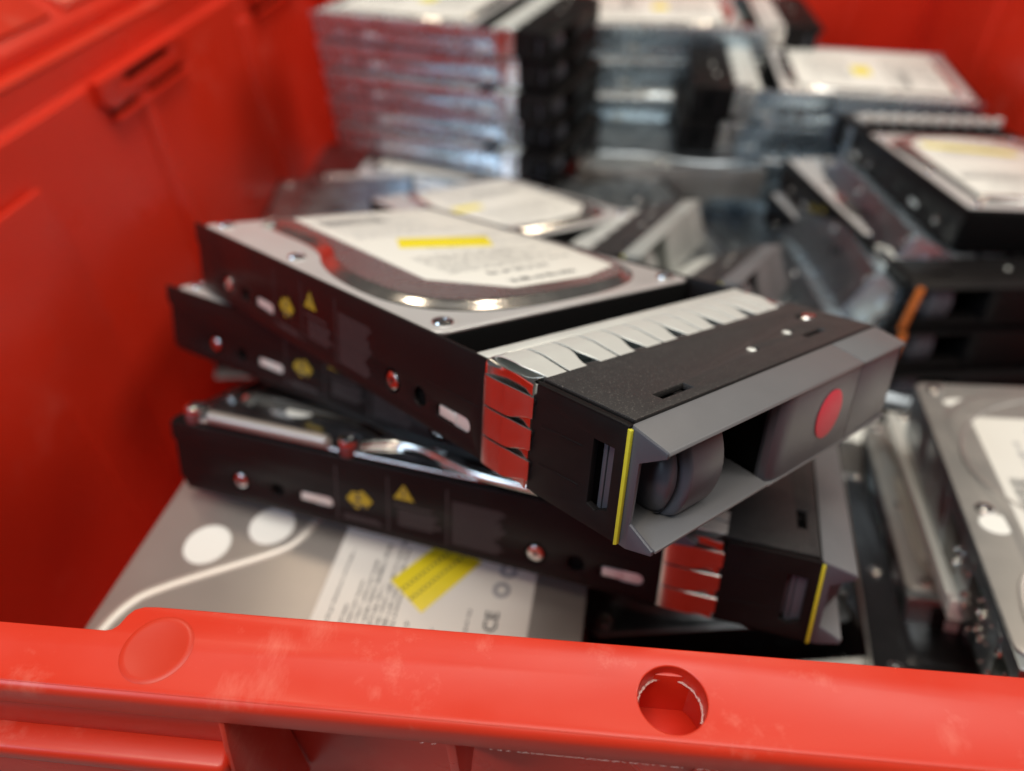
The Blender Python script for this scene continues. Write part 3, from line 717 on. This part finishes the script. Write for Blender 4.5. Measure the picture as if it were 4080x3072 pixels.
# caddy behind the hero with only its label and front corner showing
E_ = thing('hard_drive', 'silver drive behind the red-dotted caddy, its white label half hidden', 'hard drive')
label_parts(E_, drive_parts(E_, 0, 0, 0, body='dark', cover='alu'), 'small', 1.93)
Rm = Matrix(((.79, -.6115, -.0452), (.6027, .7609, .2404), (-.1126, -.2171, .9696))); place(E_, [list(r) for r in Rm], Vector((-16.45, 260.88, -50.72)) + Rm @ Vector((1.45, 58.5, 0)))
P_ = tray('drive_caddy', 'black drive caddy behind the top one seen mostly by its slanted pale grey handle', 'black caddies heaped behind the front rim')
place(P_, ((0.3669, -0.8897, -0.2718), (0.9107, 0.2839, 0.3), (-0.1897, -0.3576, 0.9144)), (17.78, 282.37, -50.7))
Q_ = tray('drive_caddy', 'black drive caddy in the dark gap behind the white spring fingers of the top caddy', 'black caddies heaped behind the front rim')
place(Q_, ((0.3749, -0.8727, -0.3128), (0.8692, 0.2135, 0.446), (-0.3225, -0.4391, 0.8386)), (56.25, 252.55, -44.3))

recolour(P_, ('bezel', 'lever_grip', 'release_button'), 'palegrey'); recolour(Q_, ('bezel', 'lever_grip'), 'grey')

# ================================================================== RIGHT: trays
def tilt_stack(n, corner, R, off, step, names, **kw):
    """n trays; corner = world point of local 'off' on the top tray; step = world shift per tray"""
    out = []
    for k in range(n):
        lab, extra = names[k]
        t = tray('drive_caddy', lab, **{**kw, **extra})
        Rm = Matrix(R) @ Matrix.Rotation(R_([0, 1.6, -1.2, .9, -1.8, 1.1][k % 6]), 3, 'Z')
        o = Vector(corner) + Vector(step) * k - Rm @ Vector(off)
        place(t, [list(r) for r in Rm], o); out.append(t)
    return out
G_ = tray('drive_caddy', 'caddy by the right edge with a row of round spring fingers at its far end', 'caddies piled at the right', lab='stripe', railprint=False, accent=False)
place(G_, ((-.998, .0545, .0325), (-.0501, -.991, .1239), (.039, .122, .9918)), (291.84, 568.8, -92.15))
recolour(G_, ('spring_finger', 'spring_shell', 'rear_strip'), 'black')
def m_tab():
    b = MB(); b.box(-3.1, 3.1, 22, 37, .2, 3.6, 'finger', 1.5, 3); b.box(-3.1, 3.1, 35.5, 38.5, .2, 7.5, 'finger', 1.2, 3); return b.mesh("vent_tab")
TAB = m_tab()
for k in range(10): mk("vent_tab", TAB, G_, mtx=T(6 + k * 10.2, 0, 0))
Ks = []
for k, lb in enumerate(('black caddy with an orange latch, topmost of the orange-latched stack at right', 'black caddy with an orange latch, second in the orange-latched stack at right', 'black caddy with an orange latch, third down in the orange-latched stack at right')):
    t = tray('drive_caddy', lb, 'black caddies with orange latches', latch=True, accent=False, dark=True)
    place(t, euler_R(6 + (0, 1.5, -1)[k], -6.5), (168 - k * 1.5, 330 - k * 4, -88 - 26 * k)); Ks.append(t)
# shelves of the back
JT = (-math.cos(R_(25)), math.sin(R_(25)))
RJ = [[math.sin(R_(17)), -math.cos(R_(17)), 0], [math.cos(R_(17)), math.sin(R_(17)), 0], [0, 0, 1]]
ordn = ('topmost', 'second from the top', 'third from the top', 'fourth from the top', 'fifth from the top', 'sixth from the top')
Js = tilt_stack(5, (-213, 569, -21), RJ, (0, 188, 0), (1, -1, -21), [('caddy reflecting the red wall, %s of the back left stack' % ordn[k], {}) for k in range(5)], group='caddies in the back left stack', railmat='railsteel', railprint=False, accent=False, dark=True, lab='square')
for t in Js: t.scale = (1, .92, .73)
RI = [[.02, -1, 0], [1, .02, 0.], [0, 0, 1]]
Is = tilt_stack(4, (-22, 664, -55), RI, (0, 205, 0), (-5, -9, -27), [('steel sided caddy, %s of the back middle stack' % ordn[k], {}) for k in range(5)], group='caddies in the back middle stack', railmat='railsteel', railprint=False, accent=False, dark=True, lab='square')
RH = [[-.03, 1, 0], [-1, -.03, .0], [0, -.08, 1]]
Hs = tilt_stack(5, (87, 572, -70), RH, (TW, 0, 0), (-7, -2, -26.5), [('caddy with front turned left, %s of the back right stack' % ordn[k], {}) for k in range(5)], group='caddies in the back right stack', railmat='railsteel', railprint=False, accent=False, dark=True, lab='square')

# ================================================================== RIGHT: bare drives leaning like fallen dominoes
def bare(label, group=None, kind='plain', cover='lid', flip=False, seal=False, thick=26.1, bumps=True, lift=.9):
    t = thing('hard_drive', label, 'hard drive', group)
    base = drive_parts(t, 0, 0, 0, body='cast', cover=cover, lift=lift, flipy=flip, thick=thick)
    if kind: label_parts(t, T(0, 0, 0) if kind == 'side' else base, kind, lift + .05)
    if bumps:
        r = random.Random(len(label)); b = MB()
        for i in range(26):
            x, y, z = (-.2, r.uniform(2, 60), r.uniform(-23, -6)); q = r.uniform(.5, 1.3)
            b.lathe([(q, 0), (q * .9, q * .5), (q * .5, q * .85), (0, q)], 'solder', T(x, y, z) @ RY(-90), 10)
        for i in range(14):
            x, y, z = (r.uniform(5, 90), -.3, r.uniform(-23, -6)); q = r.uniform(.5, 1.2)
            b.lathe([(q, 0), (q * .9, q * .5), (q * .5, q * .85), (0, q)], 'solder', T(x, y, z) @ RX(90), 10)
        o_ = b.obj("solder_beads", t); o_["kind"] = "stuff"
        b = MB(); b.box(-.3, .1, 4, 70, -25, -7, 'pcb', .1); b.obj("circuit_board", t)
    if seal:
        b = MB(); b.lathe([(0, .22), (4.6, .22), (4.8, 0)], 'whitedisc', T(8.2, 56, 0.02), 40); b.obj("white_seal", t)
        b = MB(); b.plate(circ(12.8, 131, 5.2, 24, 3.2), [], 0.02, .2, 'whitedisc', .05); b.obj("white_seal", t)
    return t
RF1 = ((.9753, .1905, -.1114), (-.1629, .9621, .2188), (.1489, -.1952, .9694))
F1 = bare('silver drive leaning at the right edge, a round white seal beside its label', 'bare drives leaning at the right', flip=True, kind='side', seal=True); place(F1, RF1, (112, 97, -52))
F2 = bare('silver drive directly under the rightmost leaning one, only its bright edge showing', 'bare drives leaning at the right', flip=True, kind='side', thick=9, bumps=False); place(F2, ((.9703, .2271, -.0831), (-.1871, .9226, .3375), (.1533, -.3119, .9377)), (120, 136, -82))
F3 = bare('silver drive third from the right edge with pale slotted connector at its near end', 'bare drives leaning at the right', flip=True, kind='side')
b = MB(); b.plate([(8, 22), (19, 16), (19, 84), (8, 84)], [], 1.0, 1.2, 'paper', .04); lb_ = b.obj("edge_label", F3)
b = MB(); rough_print(b, 10, 26, 18, 80, 3, 'blueink', 1.23, 41, along='y', lo=6, hi=14, fill=.75); b.obj("label_print", lb_)
b = MB(); b.box(8, 62, -2.2, 1, -23, -3.5, 'black', .5)
for k in range(4): b.box(12 + k * 6.2, 16.4 + k * 6.2, -2.7, -1.9, -19, -7, 'ivory', .3)
for k in range(4):
    for q in range(3): b.box(16.2 + k * 6.2, 17.3 + k * 6.2, -2.9, -2.0, -17 + q * 3.4, -16 + q * 3.4, 'dark', .1)
b.box(20, 40, -4.5, -1, -26, -22.5, 'black', .4); b.obj("slotted_connector", F3)
place(F3, ((.9711, .2238, -.0835), (-.184, .9237, .336), (.1523, -.3109, .9382)), (120, 152, -106))
F4 = bare('dark sided drive standing next to the yellow edged caddy front', 'bare drives leaning at the right', flip=True, kind=None); place(F4, ((.969, .2321, -.0847), (-.1923, .9237, .3315), (.1551, -.3049, .9397)), (110, 134, -128))

for o_ in (F1, F3): recolour(o_, ('top_cover',), 'leanlid')
recolour(F4, ('top_cover', 'drive_body'), 'castdark')
recolour(F2, ('drive_body', 'top_cover'), 'finger')
# rolled rim round the platter on the rightmost drive
ring_ = [(50.8 + 44 * math.cos(R_(a)), 92 + 44 * math.sin(R_(a)), .5) for a in range(95, 266, 6)]
b = MB(); tube(b, ring_, .9, 'leanlid', 8); b.obj('platter_ridge', F1)
b = MB(); tube(b, smooth3([(6, 2, .3), (6, 20, .3), (10, 34, .3), (22, 44, .3), (40, 48, .3)]), .8, 'satinpale', 8); b.obj('pressed_ridge', F1)
b = MB(); tube(b, smooth3([(7, 88, 1.1), (6.5, 50, 1.1), (7, 22, 1.1), (12, 12, 1.1), (24, 4, 1.1)]), .8, 'satinpale', 8); b.obj('pressed_ridge', F3)
def edge_strip(o_, z=-.2, w_=1.6):
    b = MB(); b.box(-.9, w_, 1, 146, z - .9, z + .35, 'finger', .35); b.obj('edge_strip', o_)
edge_strip(F2, 0, 3.0); edge_strip(F4, 0, 2.6)
RF4 = Matrix(((.969, .2321, -.0847), (-.1923, .9237, .3315), (.1551, -.3049, .9397)))
for lb_, t_, th_, cv in (('thin bright edged drive wedged between the leaning drives and the yellow edged front', (101, 119, -109), 6, 'finger'), ('low silver drive with rounded edge just above the front rim beside the yellow edged front', (96, 124, -134), 26.1, 'cast')):
    q = bare(lb_, 'bare drives leaning at the right', kind=None, flip=True, thick=th_, bumps=(th_ > 15)); recolour(q, ('drive_body',), cv); recolour(q, ('top_cover',), 'castdark'); place(q, [list(r) for r in RF4], t_)

# drives wedged on edge between the orange-latched stack and the top caddy
LB = ('hard drive wedged on edge left of the orange latches, nearest them', 'middle hard drive of those wedged on edge left of the orange latches', 'hard drive wedged on edge left of the orange latches, farthest from them')
for k, (p, yw, pt, rl) in enumerate((((176.5, 356.5, -77), 1.4, -7, -62), ((155.5, 336.6, -89.4), -2.7, -9, -58), ((126, 305, -98.5), -3.6, -12.6, -64))):
    t = bare(LB[k], 'drives wedged on edge', kind=None, cover='cast'); recolour(t, ('drive_body',), 'railsteel'); Rm = Matrix(euler_R(yw, pt, rl)); place(t, [list(r) for r in Rm], Vector(p) - Rm @ Vector((101.6, 0, 0)))

# deeper layer of the heap, seen in the dark gaps
LOW = [((22, 72, -104), (14, -6, 8)), ((-60, 110, -150), (-6, -4, 3)), ((100, 78, -128), (-14, -6, 10)), ((-210, 300, -125), (8, 0, 0)), ((-95, 330, -128), (-12, 0, 3)), ((30, 330, -135), (20, 0, 2)), ((130, 250, -150), (-8, 0, 4)), ((-215, 330, -190), (3, 0, 2)), ((200, 90, -150), (4, 0, 0))]
WHERE = ('below the yellow edged caddy front', 'under the bare silver drive', 'beneath the drives leaning at the right', 'at the foot of the back left stack', 'under the caddy with the half hidden label', 'in the dark gap behind the top caddy', 'under the drives wedged on edge', 'at the bottom beside the left wall', 'under the rightmost leaning drive')
for k, (p, e) in enumerate(LOW):
    t = tray('drive_caddy', 'shaded black caddy of the lower layer, ' + WHERE[k], 'caddies of the lower layer', railprint=False, accent=False, cover='cast', lab=None); place(t, euler_R(*e), p)
# bare drive and dark caddy sticking out beneath the back left stack
t = thing('hard_drive', 'bare drive with a tan label sticking out under the back left stack', 'hard drive'); bs_ = drive_parts(t, 0, 0, 0, body='cast', cover='alu'); label_parts(t, bs_, 'plain', 1.93)
place(t, euler_R(84, 0, -3), (-46, 505, -134))
t = tray('drive_caddy', 'long dark caddy lying lowest, in front of the back left stack', 'caddies of the lower layer', railprint=False, accent=False, lab=None); place(t, euler_R(97, 2, 0), (0, 455, -140))

t = bare('pale drive lying sideways low in front of the back middle stack', kind=None, cover='cast', bumps=False, lift=1.9)
for q in t.children:
    if q.name.startswith('drive_body'): q.material_slots[0].link = 'OBJECT'; q.material_slots[0].material = M['satin']
place(t, euler_R(90, 0, 0), (140, 548, -128))
DEEP = ('against the left wall', 'below the foot of the back left stack', 'below the half hidden label', 'right below the pale sideways drive', 'under the stack with orange latches', 'behind the back left stack', 'behind the back middle stack', 'in the far right corner')
for k, (x, y, z, a) in enumerate(((-270, 420, -200, 4), (-150, 430, -190, -5), (-40, 440, -185, 8), (75, 430, -180, -4), (190, 400, -190, 3), (-160, 620, -200, 85), (60, 640, -200, 92), (280, 610, -215, 88))):
    t = tray('drive_caddy', 'dark caddy of the deep layer ' + DEEP[k], 'caddies of the deep layer', railprint=False, accent=False, lab=None, dark=True, cover='cast'); place(t, euler_R(a, 1, -2), (x, y, z))
